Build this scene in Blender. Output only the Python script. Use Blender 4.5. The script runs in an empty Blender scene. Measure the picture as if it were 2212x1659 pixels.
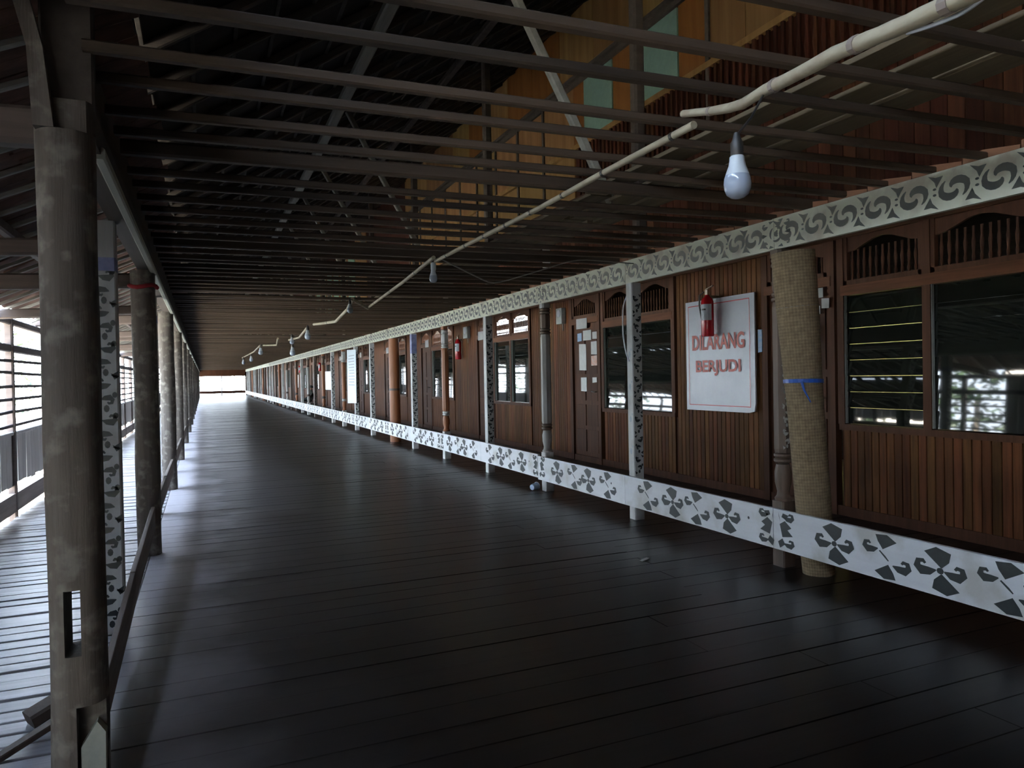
import bpy, bmesh, math, random
from mathutils import Vector, Matrix, noise
random.seed(7)
PI = math.pi
SC = bpy.context.scene
COL = SC.collection

# ------------------------------------------------------------------ camera
YAW, PITCH, ROLL = math.radians(23.11), math.radians(-0.679), 0.0195
fw = Vector((math.sin(YAW)*math.cos(PITCH), math.cos(YAW)*math.cos(PITCH), math.sin(PITCH)))
rt = Vector((math.cos(YAW), -math.sin(YAW), 0)); up = rt.cross(fw)
cr, sr = math.cos(ROLL), math.sin(ROLL)
rt2, up2 = rt*cr - up*sr, rt*sr + up*cr
cd = bpy.data.cameras.new('camera'); cam = bpy.data.objects.new('camera', cd); COL.objects.link(cam)
M = Matrix((rt2, up2, -fw)).transposed().to_4x4(); M.translation = (0, 0, 1.5)
cam.matrix_world = M
cd.sensor_width = 36; cd.lens = 1560/2212*36; cd.clip_start = .05; cd.clip_end = 400
SC.camera = cam

# ------------------------------------------------------------------ sky and exposure
w = bpy.data.worlds.new('sky'); SC.world = w; w.use_nodes = True
nt = w.node_tree; nt.nodes.clear()
wo = nt.nodes.new('ShaderNodeOutputWorld'); bg = nt.nodes.new('ShaderNodeBackground')
tc = nt.nodes.new('ShaderNodeTexCoord'); sx = nt.nodes.new('ShaderNodeSeparateXYZ')
rp = nt.nodes.new('ShaderNodeValToRGB')
rp.color_ramp.elements[0].position = 0.0; rp.color_ramp.elements[0].color = (.80, .90, 1, 1)
rp.color_ramp.elements[1].position = .8; rp.color_ramp.elements[1].color = (.52, .70, 1, 1)
nt.links.new(tc.outputs['Generated'], sx.inputs[0]); nt.links.new(sx.outputs['Z'], rp.inputs[0])
nt.links.new(rp.outputs[0], bg.inputs[0]); nt.links.new(bg.outputs[0], wo.inputs[0])
SKY = 30.0
bg.inputs[1].default_value = SKY
vs = SC.view_settings
vs.view_transform = 'Standard'; vs.look = 'None'; vs.gamma = 1; vs.exposure = 0.0; vs.use_curve_mapping = False
try: SC.cycles.max_bounces = 10; SC.cycles.diffuse_bounces = 5; SC.cycles.glossy_bounces = 4; SC.cycles.sample_clamp_indirect = 4.0
except Exception: pass

sd = bpy.data.lights.new('sun', 'SUN'); sd.energy = 460; sd.angle = math.radians(3); sd.color = (1, .95, .86)
so = bpy.data.objects.new('sun', sd); COL.objects.link(so)
so.rotation_euler = Vector((-math.cos(math.radians(62)), -.12, -math.sin(math.radians(62)))).to_track_quat('-Z', 'Y').to_euler()
def portal(loc, rx, rz, sx_, sy_):
    l = bpy.data.lights.new('sky_portal', 'AREA'); l.shape = 'RECTANGLE'; l.size = sx_; l.size_y = sy_
    try: l.cycles.is_portal = True
    except Exception: return
    o = bpy.data.objects.new('sky_portal', l); COL.objects.link(o); o.location = loc; o.rotation_euler = (rx, 0, rz)
for (ya, yb) in ((9.0, 16), (16, 34), (34, 80)):       # daylight openings in the gallery wall
    portal((-1.98, (ya+yb)/2, 1.42), PI/2, -PI/2+PI, yb-ya, 1.0)
YE, YB = 80.0, -4.0
portal((1.7, YE-.1, 1.25), PI/2, PI, 5, 1.6)

# ------------------------------------------------------------------ materials
MATS = {}
def mat(name, c1, c2=None, rough=.6, grain=None, scale=6., rnd=0., spec=.5, bump=.0, metal=0., detail=4, coat=0., hue=0., stain=None):
    m = bpy.data.materials.new(name); m.use_nodes = True; MATS[name] = m
    n = m.node_tree.nodes; L = m.node_tree.links
    b = n['Principled BSDF']; b.inputs['Roughness'].default_value = rough
    b.inputs['Specular IOR Level'].default_value = spec; b.inputs['Metallic'].default_value = metal
    b.inputs['Coat Weight'].default_value = coat
    if c2 is None: c2 = tuple(x*.8 for x in c1)
    t = n.new('ShaderNodeTexCoord'); mp = n.new('ShaderNodeMapping'); nz = n.new('ShaderNodeTexNoise'); cr_ = n.new('ShaderNodeValToRGB')
    s = [scale]*3
    if grain is not None: s[grain] = scale*.06
    mp.inputs['Scale'].default_value = s
    nz.inputs['Scale'].default_value = 1.; nz.inputs['Detail'].default_value = detail; nz.inputs['Roughness'].default_value = .65
    cr_.color_ramp.elements[0].position = .32; cr_.color_ramp.elements[1].position = .7
    cr_.color_ramp.elements[0].color = (*c2, 1); cr_.color_ramp.elements[1].color = (*c1, 1)
    L.new(t.outputs['Object'], mp.inputs[0]); L.new(mp.outputs[0], nz.inputs[0]); L.new(nz.outputs[0], cr_.inputs[0])
    out = cr_.outputs[0]
    if stain is not None:
        n2 = n.new('ShaderNodeTexNoise'); n2.inputs['Scale'].default_value = stain[1]; n2.inputs['Detail'].default_value = 5
        r2 = n.new('ShaderNodeValToRGB'); r2.color_ramp.elements[0].position = .52; r2.color_ramp.elements[1].position = .68
        mx = n.new('ShaderNodeMix'); mx.data_type = 'RGBA'
        L.new(t.outputs['Object'], n2.inputs[0]); L.new(n2.outputs[0], r2.inputs[0]); L.new(r2.outputs[0], mx.inputs[0])
        L.new(out, mx.inputs[6]); mx.inputs[7].default_value = (*stain[0], 1); out = mx.outputs[2]
    if rnd or hue:
        oi = n.new('ShaderNodeObjectInfo'); hs = n.new('ShaderNodeHueSaturation')
        mr = n.new('ShaderNodeMapRange'); mr.inputs[3].default_value = 1-rnd; mr.inputs[4].default_value = 1+rnd
        L.new(oi.outputs['Random'], mr.inputs[0]); L.new(mr.outputs[0], hs.inputs['Value'])
        if hue:
            ml = n.new('ShaderNodeMath'); ml.operation = 'MULTIPLY'; ml.inputs[1].default_value = 7.31
            fr = n.new('ShaderNodeMath'); fr.operation = 'FRACT'; m2 = n.new('ShaderNodeMapRange')
            m2.inputs[3].default_value = .5-hue; m2.inputs[4].default_value = .5+hue
            L.new(oi.outputs['Random'], ml.inputs[0]); L.new(ml.outputs[0], fr.inputs[0]); L.new(fr.outputs[0], m2.inputs[0]); L.new(m2.outputs[0], hs.inputs['Hue'])
        L.new(out, hs.inputs['Color']); out = hs.outputs[0]
    L.new(out, b.inputs['Base Color'])
    if bump:
        bp = n.new('ShaderNodeBump'); bp.inputs['Strength'].default_value = bump; bp.inputs['Distance'].default_value = .01
        L.new(nz.outputs[0], bp.inputs['Height']); L.new(bp.outputs[0], b.inputs['Normal'])
    return m
m_floor = mat('dark_floor_wood', (.011, .0085, .0075), (.005, .004, .0036), .30, 0, 14, .30, .28, .05)
def worn_lit_edge(m):
    """greyed, foot-worn boards towards the open side of the floor, with its daylight band painted in"""
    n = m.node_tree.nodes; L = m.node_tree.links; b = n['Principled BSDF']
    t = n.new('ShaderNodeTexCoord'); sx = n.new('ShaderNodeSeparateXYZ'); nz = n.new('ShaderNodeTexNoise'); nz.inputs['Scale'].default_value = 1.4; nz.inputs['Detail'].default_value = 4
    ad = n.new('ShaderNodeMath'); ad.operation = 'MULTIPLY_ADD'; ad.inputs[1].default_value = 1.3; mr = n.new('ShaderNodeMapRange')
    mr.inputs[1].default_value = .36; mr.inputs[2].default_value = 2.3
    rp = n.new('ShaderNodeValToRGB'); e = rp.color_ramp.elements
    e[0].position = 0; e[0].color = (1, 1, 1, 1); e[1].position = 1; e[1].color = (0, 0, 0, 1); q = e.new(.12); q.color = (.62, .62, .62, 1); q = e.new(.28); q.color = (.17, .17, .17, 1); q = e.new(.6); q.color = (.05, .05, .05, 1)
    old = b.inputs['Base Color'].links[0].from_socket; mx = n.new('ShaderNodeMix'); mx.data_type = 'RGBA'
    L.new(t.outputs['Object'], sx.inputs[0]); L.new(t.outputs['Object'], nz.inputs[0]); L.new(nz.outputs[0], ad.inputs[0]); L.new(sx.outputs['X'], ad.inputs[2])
    my = n.new('ShaderNodeMapRange'); my.interpolation_type = 'SMOOTHSTEP'; my.inputs[1].default_value = 3.0; my.inputs[2].default_value = 7.5; my.inputs[3].default_value = .25  # paleness painted down towards the viewer, imitating daylight falling off along the hall
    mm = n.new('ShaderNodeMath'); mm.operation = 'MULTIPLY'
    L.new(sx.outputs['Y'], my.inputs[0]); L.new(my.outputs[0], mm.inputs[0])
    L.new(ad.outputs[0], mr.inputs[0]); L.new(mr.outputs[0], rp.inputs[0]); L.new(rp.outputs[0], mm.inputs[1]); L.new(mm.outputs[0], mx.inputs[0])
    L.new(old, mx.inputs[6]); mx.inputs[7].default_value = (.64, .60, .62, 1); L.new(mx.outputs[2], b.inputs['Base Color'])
worn_lit_edge(m_floor)
m_gal = mat('weathered_deck_wood', (.54, .52, .54), (.30, .29, .30), .38, 0, 16, .18, .4, .1)
m_plank = mat('varnished_plank', (.098, .040, .0155), (.044, .0175, .007), .6, 2, 22, .36, .08, .04, hue=.012)
m_frame = mat('frame_wood', (.070, .031, .018), (.036, .016, .0095), .6, 2, 16, .12, .1, .04)
m_frameh = mat('head_wood', (.105, .044, .023), (.055, .023, .012), .6, 1, 16, .12, .1, .04)
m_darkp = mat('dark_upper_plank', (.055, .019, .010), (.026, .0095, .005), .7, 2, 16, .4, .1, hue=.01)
m_ply = mat('plywood', (.46, .27, .10), (.30, .155, .05), .6, 2, 5, .28, .3, hue=.012)
m_orange = mat('orange_panel', (.34, .14, .035), (.24, .09, .02), .6, 2, 5, .15, .3)
m_mint = mat('mint_paint', (.66, .95, .70), (.58, .86, .62), .6, None, 9, .08, .3)
m_black = mat('black_paint', (.016, .024, .026), (.012, .016, .018), .55, None, 30)
m_white = mat('white_paint', (.80, .81, .82), (.70, .71, .72), .55, 1, 8, .04, .4, stain=((.55, .54, .5), 3.))
m_cream = mat('cream_paint', (.88, .89, .72), (.78, .79, .62), .6, 1, 8, .05, .3, stain=((.5, .46, .36), 4.))
m_rust = mat('brown_edge_board', (.24, .115, .062), (.15, .07, .04), .7, 1, 10, .15, .3)
m_joist = mat('joist_wood', (.042, .028, .019), (.020, .0135, .009), .75, 0, 14, .3, .3, .1)
m_loft = mat('loft_board_wood', (.115, .092, .058), (.06, .047, .029), .75, 1, 12, .2, .3, .1)
m_roof = mat('dark_roof_shingle', (.024, .02, .018), (.012, .010, .009), .9, 0, 9, 0, .2)
m_raft = mat('rafter_wood', (.075, .062, .052), (.04, .032, .027), .8, 0, 12, .3, .2)
m_purl = mat('pale_purlin_wood', (.26, .245, .20), (.16, .15, .12), .75, 1, 10, .1, .3)
m_pale = mat('pale_weathered_wood', (.50, .50, .40), (.36, .36, .29), .7, 1, 8, .08, .3)
m_log = mat('log_wood', (.15, .132, .115), (.055, .046, .04), .75, 2, 13, .1, .3, .6, detail=8, stain=((.22, .20, .17), 13.))
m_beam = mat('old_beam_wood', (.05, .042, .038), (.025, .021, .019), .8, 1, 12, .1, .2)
m_tie = mat('tie_beam_wood', (.11, .086, .076), (.06, .046, .041), .75, 0, 12, .1, .3)
m_shing = mat('lean_to_shingle', (.16, .085, .06), (.06, .034, .026), .85, 0, 9, 0, .2)
m_batt = mat('batten_wood', (.46, .43, .37), (.28, .26, .22), .7, 0, 12, .15, .3)
m_curb = mat('curb_wood', (.27, .22, .19), (.15, .12, .10), .6, 1, 12, .1, .3)
m_wallL = mat('grey_board', (.76, .74, .70), (.55, .53, .50), .7, 2, 10, .2, .3, .1)
m_slat = mat('dark_slat_wood', (.09, .075, .075), (.05, .042, .042), .7, 1, 10, .1, .3)
m_post = mat('grey_post_paint', (.46, .44, .41), (.30, .285, .26), .6, 2, 12, .05, .4, .1)
m_postd = mat('dark_post_wood', (.12, .085, .065), (.06, .042, .032), .55, 2, 12, .1, .4, .1)
m_postw = mat('white_post_paint', (.66, .66, .63), (.5, .5, .47), .6, 2, 10, .05, .4, stain=((.4, .38, .34), 3.))
m_posto = mat('orange_post_wood', (.34, .13, .055), (.2, .075, .03), .5, 2, 12, .1, .4)
m_blue = mat('blue_grey_paint', (.30, .33, .52), (.16, .18, .34), .6, None, 14)
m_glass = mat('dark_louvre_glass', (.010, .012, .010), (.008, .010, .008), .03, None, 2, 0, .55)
m_sign = mat('white_sign_sheet', (.74, .75, .78), (.68, .69, .73), .35, None, 6, 0, .5, .02)
m_red = mat('red_paint', (.62, .05, .045), (.55, .04, .035), .4, None, 12, .05)
m_redf = mat('faded_red_print', (.60, .15, .12), (.48, .10, .08), .5, None, 26)
m_ext = mat('extinguisher_red', (.52, .015, .025), (.44, .012, .02), .22, None, 5, .05, .6)
m_lab = mat('white_label', (.70, .72, .76), (.6, .62, .66), .4, None, 10, .05)
m_metal = mat('brass_metal', (.5, .45, .34), (.4, .36, .28), .35, None, 10, .05, .5, metal=.9)
m_chrome = mat('pale_metal', (.75, .75, .74), (.65, .65, .64), .25, None, 10, .05, .5, metal=.9)
m_rubber = mat('black_plastic', (.018, .018, .018), (.012, .012, .012), .5, None, 10)
m_bulbw = mat('bulb_white', (.58, .61, .61), (.54, .57, .57), .35, None, 10)
m_globe = mat('bulb_globe', (.36, .40, .46), (.34, .38, .44), .12, None, 6, 0, .6)
m_pole = mat('pole_bark', (.44, .385, .27), (.30, .255, .175), .6, 1, 16, .1, .3, .2, stain=((.3, .24, .17), 9.))
m_cable = mat('cable_grey', (.24, .24, .23), (.18, .18, .17), .6, None, 10)
m_mat = mat('woven_mat', (.27, .212, .135), (.15, .115, .072), .8, None, 24, .05, .2, .4)
def weave(m):
    n = m.node_tree.nodes; L = m.node_tree.links; b = n['Principled BSDF']
    uv = n.new('ShaderNodeUVMap'); mp = n.new('ShaderNodeMapping'); mp.inputs['Rotation'].default_value = (0, 0, PI/4); mp.inputs['Scale'].default_value = (1, 1, 1)
    ck = n.new('ShaderNodeTexChecker'); ck.inputs['Scale'].default_value = 62; ck.inputs[1].default_value = (1.12, 1.1, 1.05, 1); ck.inputs[2].default_value = (.80, .78, .75, 1)
    old = b.inputs['Base Color'].links[0].from_socket; mx = n.new('ShaderNodeMix'); mx.data_type = 'RGBA'; mx.blend_type = 'MULTIPLY'; mx.inputs[0].default_value = 1
    L.new(uv.outputs[0], mp.inputs[0]); L.new(mp.outputs[0], ck.inputs[0]); L.new(old, mx.inputs[6]); L.new(ck.outputs[0], mx.inputs[7]); L.new(mx.outputs[2], b.inputs['Base Color'])
weave(m_mat)
m_curt = mat('yellow_curtain', (.34, .31, .13), (.28, .25, .09), .8, None, 6)
_b = m_curt.node_tree.nodes['Principled BSDF']; _b.inputs['Transmission Weight'].default_value = .5; _b.inputs['Roughness'].default_value = .9
m_ribb = mat('blue_ribbon', (.02, .11, .5), (.015, .08, .4), .4, None, 10)
m_redrib = mat('red_cloth', (.35, .02, .03), (.25, .015, .02), .8, None, 10)
m_paper = mat('paper', (.66, .66, .62), (.58, .58, .54), .6, None, 12, .12)
m_papb = mat('blue_print_paper', (.25, .45, .72), (.5, .6, .7), .6, None, 30)
m_paro = mat('orange_print_paper', (.7, .3, .16), (.7, .6, .55), .6, None, 25)
m_grey = mat('grey_box_plastic', (.42, .44, .40), (.36, .38, .35), .5, None, 10)
m_banner = mat('white_banner', (.74, .82, .86), (.68, .77, .81), .55, None, 5)
m_ink = mat('grey_print', (.42, .46, .5), (.36, .4, .44), .6, None, 20)
m_cup = mat('pale_blue_plastic', (.45, .62, .85), (.7, .8, .95), .12, None, 30, 0, .6)
m_grass = mat('dusty_ground', (.42, .39, .34), (.30, .29, .24), .9, None, 2)
m_leaf = mat('leaf_green', (.016, .042, .009), (.009, .024, .006), .6, None, 1.2, .15)
m_bark = mat('bark', (.22, .18, .14), (.12, .1, .08), .9, 2, 10)
m_skin = mat('skin', (.48, .27, .2), (.42, .23, .17), .5, None, 20)
m_cloth = mat('black_clothes', (.02, .022, .02), (.015, .016, .015), .8, None, 20)
m_hair = mat('black_hair', (.012, .01, .009), (.01, .008, .007), .6, None, 30)

# ------------------------------------------------------------------ mesh builder
class MB:
    def __init__(s): s.v = []; s.f = []
    def add(s, vs, fs):
        k = len(s.v); s.v += [tuple(x) for x in vs]; s.f += [tuple(i+k for i in f) for f in fs]; return s
    def box(s, x0, x1, y0, y1, z0, z1):
        return s.add([(x0,y0,z0),(x1,y0,z0),(x1,y1,z0),(x0,y1,z0),(x0,y0,z1),(x1,y0,z1),(x1,y1,z1),(x0,y1,z1)],
              [(0,3,2,1),(4,5,6,7),(0,1,5,4),(1,2,6,5),(2,3,7,6),(3,0,4,7)])
    def bar(s, p, q, a, b, upv=(0,0,1), ch=.18):
        """chamfered beam from p to q, a wide, b deep"""
        p, q = Vector(p), Vector(q); d = (q-p).normalized(); u = Vector(upv)
        if abs(d.dot(u)) > .98: u = Vector((1,0,0))
        x = d.cross(u).normalized(); y = x.cross(d).normalized()
        c = ch*min(a, b); A, B = a/2, b/2
        pr = [(-A+c,-B),(A-c,-B),(A,-B+c),(A,B-c),(A-c,B),(-A+c,B),(-A,B-c),(-A,-B+c)]
        vs = [p+x*i+y*j for i,j in pr]+[q+x*i+y*j for i,j in pr]
        fs = [(i,(i+1)%8,8+(i+1)%8,8+i) for i in range(8)]+[tuple(range(7,-1,-1)), tuple(range(8,16))]
        return s.add(vs, fs)
    def tube(s, pts, r, n=8, cap=True):
        pts = [Vector(p) for p in pts]; rs = r if isinstance(r, (list, tuple)) else [r]*len(pts)
        k = len(pts); vs = []; ref = None
        for i, p in enumerate(pts):
            d = (pts[min(i+1,k-1)]-pts[max(i-1,0)]).normalized()
            if ref is None:
                ref = Vector((0,0,1)) if abs(d.z) < .9 else Vector((1,0,0))
            x = d.cross(ref).normalized(); y = x.cross(d).normalized(); ref = y
            for j in range(n):
                a = 2*PI*j/n; vs.append(p+(x*math.cos(a)+y*math.sin(a))*rs[i])
        fs = [(i*n+j, i*n+(j+1)%n, (i+1)*n+(j+1)%n, (i+1)*n+j) for i in range(k-1) for j in range(n)]
        if cap: fs += [tuple(range(n-1,-1,-1)), tuple(range((k-1)*n, k*n))]
        return s.add(vs, fs)
    def lathe(s, c, prof, n=16, rot=0., cap=True):
        vs = []; k = len(prof)
        for r, z in prof:
            for j in range(n):
                a = 2*PI*j/n+rot; vs.append((c[0]+r*math.cos(a), c[1]+r*math.sin(a), c[2]+z))
        fs = [(i*n+j, i*n+(j+1)%n, (i+1)*n+(j+1)%n, (i+1)*n+j) for i in range(k-1) for j in range(n)]
        if cap: fs += [tuple(range(n-1,-1,-1)), tuple(range((k-1)*n, k*n))]
        return s.add(vs, fs)
    def prism(s, poly, to, t0, t1):
        """extrude 2-D outline; to(a, b, t) gives the 3-D point"""
        n = len(poly)
        vs = [to(a, b, t0) for a, b in poly]+[to(a, b, t1) for a, b in poly]
        return s.add(vs, [tuple(range(n-1,-1,-1)), tuple(range(n,2*n))]+[(i,(i+1)%n,n+(i+1)%n,n+i) for i in range(n)])
    def build(s, name, m, parent=None, smooth=False, label=None):
        o = (0,0,0)
        if parent is not None: o = ROOT.get(parent.name, (0,0,0))
        me = bpy.data.meshes.new(name)
        me.from_pydata([(x-o[0], y-o[1], z-o[2]) for x,y,z in s.v], [], s.f); me.update()
        bm = bmesh.new(); bm.from_mesh(me); bmesh.ops.recalc_face_normals(bm, faces=bm.faces); bm.to_mesh(me); bm.free()
        me.materials.append(m)
        if smooth:
            me.polygons.foreach_set('use_smooth', [True]*len(me.polygons))
            try: me.set_sharp_from_angle(angle=math.radians(40))
            except Exception: pass
        ob = bpy.data.objects.new(name, me); COL.objects.link(ob)
        if parent is not None: ob.parent = parent
        ROOT[ob.name] = o
        if label: ob['label'] = label
        return ob
ROOT = {}
def tag(o, label, cat, group=None, kind=None):
    o['label'] = label; o['category'] = cat
    if group: o['group'] = group
    if kind: o['kind'] = kind
    return o
def thing(name, loc, label, cat, group=None):
    o = bpy.data.objects.new(name, None); COL.objects.link(o); o.location = loc; o.empty_display_size = .05
    ROOT[o.name] = tuple(loc)
    return tag(o, label, cat, group)
def struct(o, label, cat): return tag(o, label, cat, None, 'structure')
def stuff(o): o['kind'] = 'stuff'; return o

# ------------------------------------------------------------------ painted motifs (flat outlines)
def stroke(pts, ws):
    """tapered brush stroke -> list of quads"""
    out = []; L_, R_ = [], []
    for i, p in enumerate(pts):
        a = Vector(pts[max(i-1,0)]); b = Vector(pts[min(i+1,len(pts)-1)]); d = (b-a).normalized(); n = Vector((-d.y, d.x))
        L_.append(Vector(p)+n*ws[i]/2); R_.append(Vector(p)-n*ws[i]/2)
    for i in range(len(pts)-1): out.append([tuple(L_[i]), tuple(R_[i]), tuple(R_[i+1]), tuple(L_[i+1])])
    return out
def dot(x, y, rx, ry=None, n=8):
    ry = ry or rx
    return [[(x+rx*math.cos(2*PI*i/n), y+ry*math.sin(2*PI*i/n)) for i in range(n)]]
def spiral(sx_=1., sy_=1.):
    out = []
    for k in (0, 1):
        pts, ws = [], []
        for i in range(13):
            t = i/12; th = .5+k*PI+t*3.5; r = .016+.058*min(1, t*1.5)
            pts.append((r*math.cos(th)*1.15, -r*math.sin(th))); ws.append(.006+.042*math.sin(PI*min(1, t*1.02))**.8)
        out += stroke(pts, ws)
    th = [(-.172, .112), (-.120, .092), (-.070, .094), (-.092, .062), (-.115, .026), (-.130, .066)]
    out += [th, [(-x, -y) for x, y in th]]
    out += dot(-.128, .020, .013, .008)+dot(-.128, -.017, .013, .008)
    return out
def curl(x, y, sgn, sc=1., ud=1.):
    pts = [(.014,0),(.045,-.012),(.078,-.016),(.100,.004),(.094,.030),(.072,.034),(.062,.022)]
    ws = [.006,.04,.05,.034,.026,.020,.012]
    return stroke([(x+sgn*a*sc, y+ud*b*sc) for a, b in pts], [q*sc for q in ws])
def xmotif(kind):
    leaf = [(-.074, .088), (-.018, .122), (.050, .100), (.041, .052), (.006, .014)]
    out = []
    if kind == 0:
        out += [leaf, [(-a+.012, -b) for a, b in leaf]]
        out += curl(-.004, .0, -1, 1.05)+curl(.004, .0, 1, 1.0)+dot(0, 0, .017)
    else:
        l2 = [(-.05, .118), (.012, .126), (.062, .092), (-.012, .040), (-.038, .082)]
        out += [l2, [(-a+.004, -b) for a, b in l2]]
        out += curl(-.026, .040, -1, .85)+curl(.026, -.040, 1, .95)
        out += stroke([(-.03, .03), (.0, .0), (.018, -.02)], [.008, .010, .006])
    return out
def rosette():
    out = []
    for sg in (-1, 1):
        out += [[(sg*.022, .135), (sg*.034, .06), (sg*.024, .10)], [(sg*.03, .045), (sg*.07, .075), (sg*.12, .03), (sg*.09, .01), (sg*.13, -.03), (sg*.05, -.05)]]
        out += curl(sg*.05, .10, sg, .8)+curl(sg*.05, -.095, sg, .8)
        out += [[(sg*.015, -.09), (sg*.05, -.06), (sg*.07, -.10), (sg*.03, -.135)], [(sg*.055, .13), (sg*.10, .12), (sg*.075, .085), (sg*.045, .10)]]
    return out
def fring():
    out = []
    for a0 in (0, 2.1, 4.2):
        pts = [(.058*math.cos(a0+i*.28), .058*math.sin(a0+i*.28)) for i in range(7)]
        out += stroke(pts, [.004, .014, .018, .02, .018, .012, .004])
    out += dot(0, 0, .022)
    for sg in (-1, 1):
        for tg in (-1, 1):
            out += curl(sg*.075, tg*.07, sg, .6, tg); out += [[(sg*.09, 0), (sg*.14, .018*tg), (sg*.15, -.01*tg)]]
            out += [[(sg*.02, tg*.105), (sg*.06, tg*.085), (sg*.075, tg*.11)]]
    return out
def postmotif(i):
    r = random.Random(i*31+5); out = []
    f = 1 if i % 2 else -1
    out += curl(-.028*f, .05, f, .62, 1)+curl(.03*f, -.02, -f, .55, -1)
    out += dot(-.034*f, .0, .011, .014)+dot(.036*f, .07, .012, .014)+dot(0, -.062, .012, .017)
    out += [[(-.055*f, .085), (-.02*f, .10), (-.035*f, .07)], [(.052*f, -.055), (.02*f, -.075), (.045*f, -.09)]]
    return out
def paint(mb, polys, to):
    for p in polys:
        mb.add([to(a, b) for a, b in p], [tuple(range(len(p)))])

# ------------------------------------------------------------------ floors
fl = MB().box(-.46, 6.0, YB, YE, -.30, -.035).build('floor', m_beam)
struct(fl, 'dark polished plank floor running the length of the hall', 'floor')
y = 1.3; PW = .205; i = 0
while y < 17:
    js = 2.35+.9*random.random() if i % 2 else 4.3+.8*random.random()
    for (a, b) in ((-.455, js-.002), (js+.002, 5.99)):
        dz = random.uniform(-.0015, .0005); t = random.uniform(-.002, .002)
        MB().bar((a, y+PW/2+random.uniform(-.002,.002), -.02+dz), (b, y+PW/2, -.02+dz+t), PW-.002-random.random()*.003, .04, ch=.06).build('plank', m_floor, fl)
    y += PW; i += 1
mb = MB()
for s_ in range(int((YE-y)/PW)+1):
    if y+s_*PW > YE: break
    mb.box(-.455, 5.99, y+s_*PW+.002, y+s_*PW+PW-.004, -.04, random.uniform(-.003,.001))
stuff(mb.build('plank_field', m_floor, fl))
yy = YB; mb = MB()
while yy < 1.3-PW/2:
    mb.box(-.455, 5.99, yy+.002, yy+PW-.004, -.04, 0); yy += PW
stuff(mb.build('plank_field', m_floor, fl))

gf = MB().box(-2.0, -.46, YB, YE, -.34, -.2).build('floor.001', m_beam)
struct(gf, 'pale weathered slatted deck of the side gallery beyond the left curb', 'floor')
y = 1.4; PG = .135; n = 0
while y < 15:
    dz = random.uniform(-.006, .004)
    MB().bar((-1.99, y+PG/2, -.02+dz), (-.462, y+PG/2+random.uniform(-.006,.006), -.02+dz), PG-.010-random.random()*.022, .04, ch=.08).build('plank', m_gal, gf)
    y += PG; n += 1
mb = MB()
while y < YE:
    mb.box(-1.99, -.462, y+.005, y+PG-.01, -.04, random.uniform(-.006,.004)); y += PG
stuff(mb.build('plank_field', m_gal, gf))

# ------------------------------------------------------------------ ceiling: main roof, joists, purlins, struts
RS, RX0, RZ0 = .667, -.45, 3.47
def rz(x): return RZ0+RS*(x-RX0)
ce = MB()
ce.add([(RX0, YB, rz(RX0)), (6.2, YB, rz(6.2)), (6.2, YE, rz(6.2)), (RX0, YE, rz(RX0)),
        (RX0, YB, rz(RX0)+.08), (6.2, YB, rz(6.2)+.08), (6.2, YE, rz(6.2)+.08), (RX0, YE, rz(RX0)+.08)],
       [(0,1,2,3),(4,7,6,5),(0,4,5,1),(1,5,6,2),(2,6,7,3),(3,7,4,0)])
ce = ce.build('ceiling', m_roof)
struct(ce, 'dark pitched shingle roof seen through an open grid of ceiling joists', 'ceiling')
# rafters under the shingles
y = .6; k = 0; far = MB()
while y < YE-.3:
    x0, x1 = -.4, 6.0
    t = (far if y > 34 else MB()).bar((x0, y, rz(x0)-.05), (x1, y+random.uniform(-.04,.04), rz(x1)-.05), .05, .07)
    if y <= 34: t.build('rafter', m_raft, ce)
    y += .62; k += 1
stuff(far.build('rafter_row', m_raft, ce))
mb = MB()
y = .4
for x in [(-.3+.28*j) for j in range(22)]:
    mb.bar((x, YB, rz(x)-.012), (x, YE, rz(x)-.012), .03, .022)
stuff(mb.build('roof_battens', m_raft, ce))
for (x, z, a, b, m) in ((1.48, rz(1.48)-.16, .11, .09, m_purl), (3.4, rz(3.4)-.17, .10, .09, m_raft)):
    yy = YB
    while yy < YE:
        y2 = min(yy+8.44, YE); o = random.uniform(-.03, .03)
        MB().bar((x+o, yy, z), (x+o, y2-.01, z+random.uniform(-.02,.02)), a, b).build('purlin', m, ce); yy = y2
# joists
SK = -.044
big = (4.12, 6.60, 10.3, 14.7, 19.0)
far = MB(); yk = 1.50; k = 0
while yk < YE-.4:
    yj = yk+random.uniform(-.02, .02); z = 2.688+random.uniform(-.008, .012)
    isb = any(abs(yj-bq) < .17 for bq in big)
    wd, hh = (.066, .075) if isb else (.040+random.uniform(-.006,.008), .040)
    a = (-.36, yj-SK*(-.36-1.3)*-1 if False else yj+SK*(-.36-1.3), z+hh/2-.031); b = (4.22, yj+SK*(4.22-1.3), z+hh/2-.031+random.uniform(-.012,.012))
    mm = (Vector(a)+Vector(b))/2+Vector((0, random.uniform(-.012,.012), random.uniform(-.02,.005)))
    tgt = far if yj > 34 else MB()
    tgt.bar(a, mm, wd, hh); tgt.bar(mm, b, wd, hh)
    if yj <= 34: tgt.build('joist', m_joist, ce)
    yk += .325; k += 1
stuff(far.build('joist_row', m_joist, ce))
# loft boards lying on the joists
for (x, wd) in ((2.30, .0), (2.60, .17), (2.83, .20), (3.08, .19)):
    if not wd: continue
    yy = 1.0
    while yy < 34:
        y2 = yy+random.uniform(3.2, 4.6); o = random.uniform(-.03, .03)
        MB().bar((x+o, yy, 2.775), (x+o+random.uniform(-.03,.03), y2-.02, 2.775), wd, .024, ch=.1).build('loft_board', m_loft, ce); yy = y2
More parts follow.
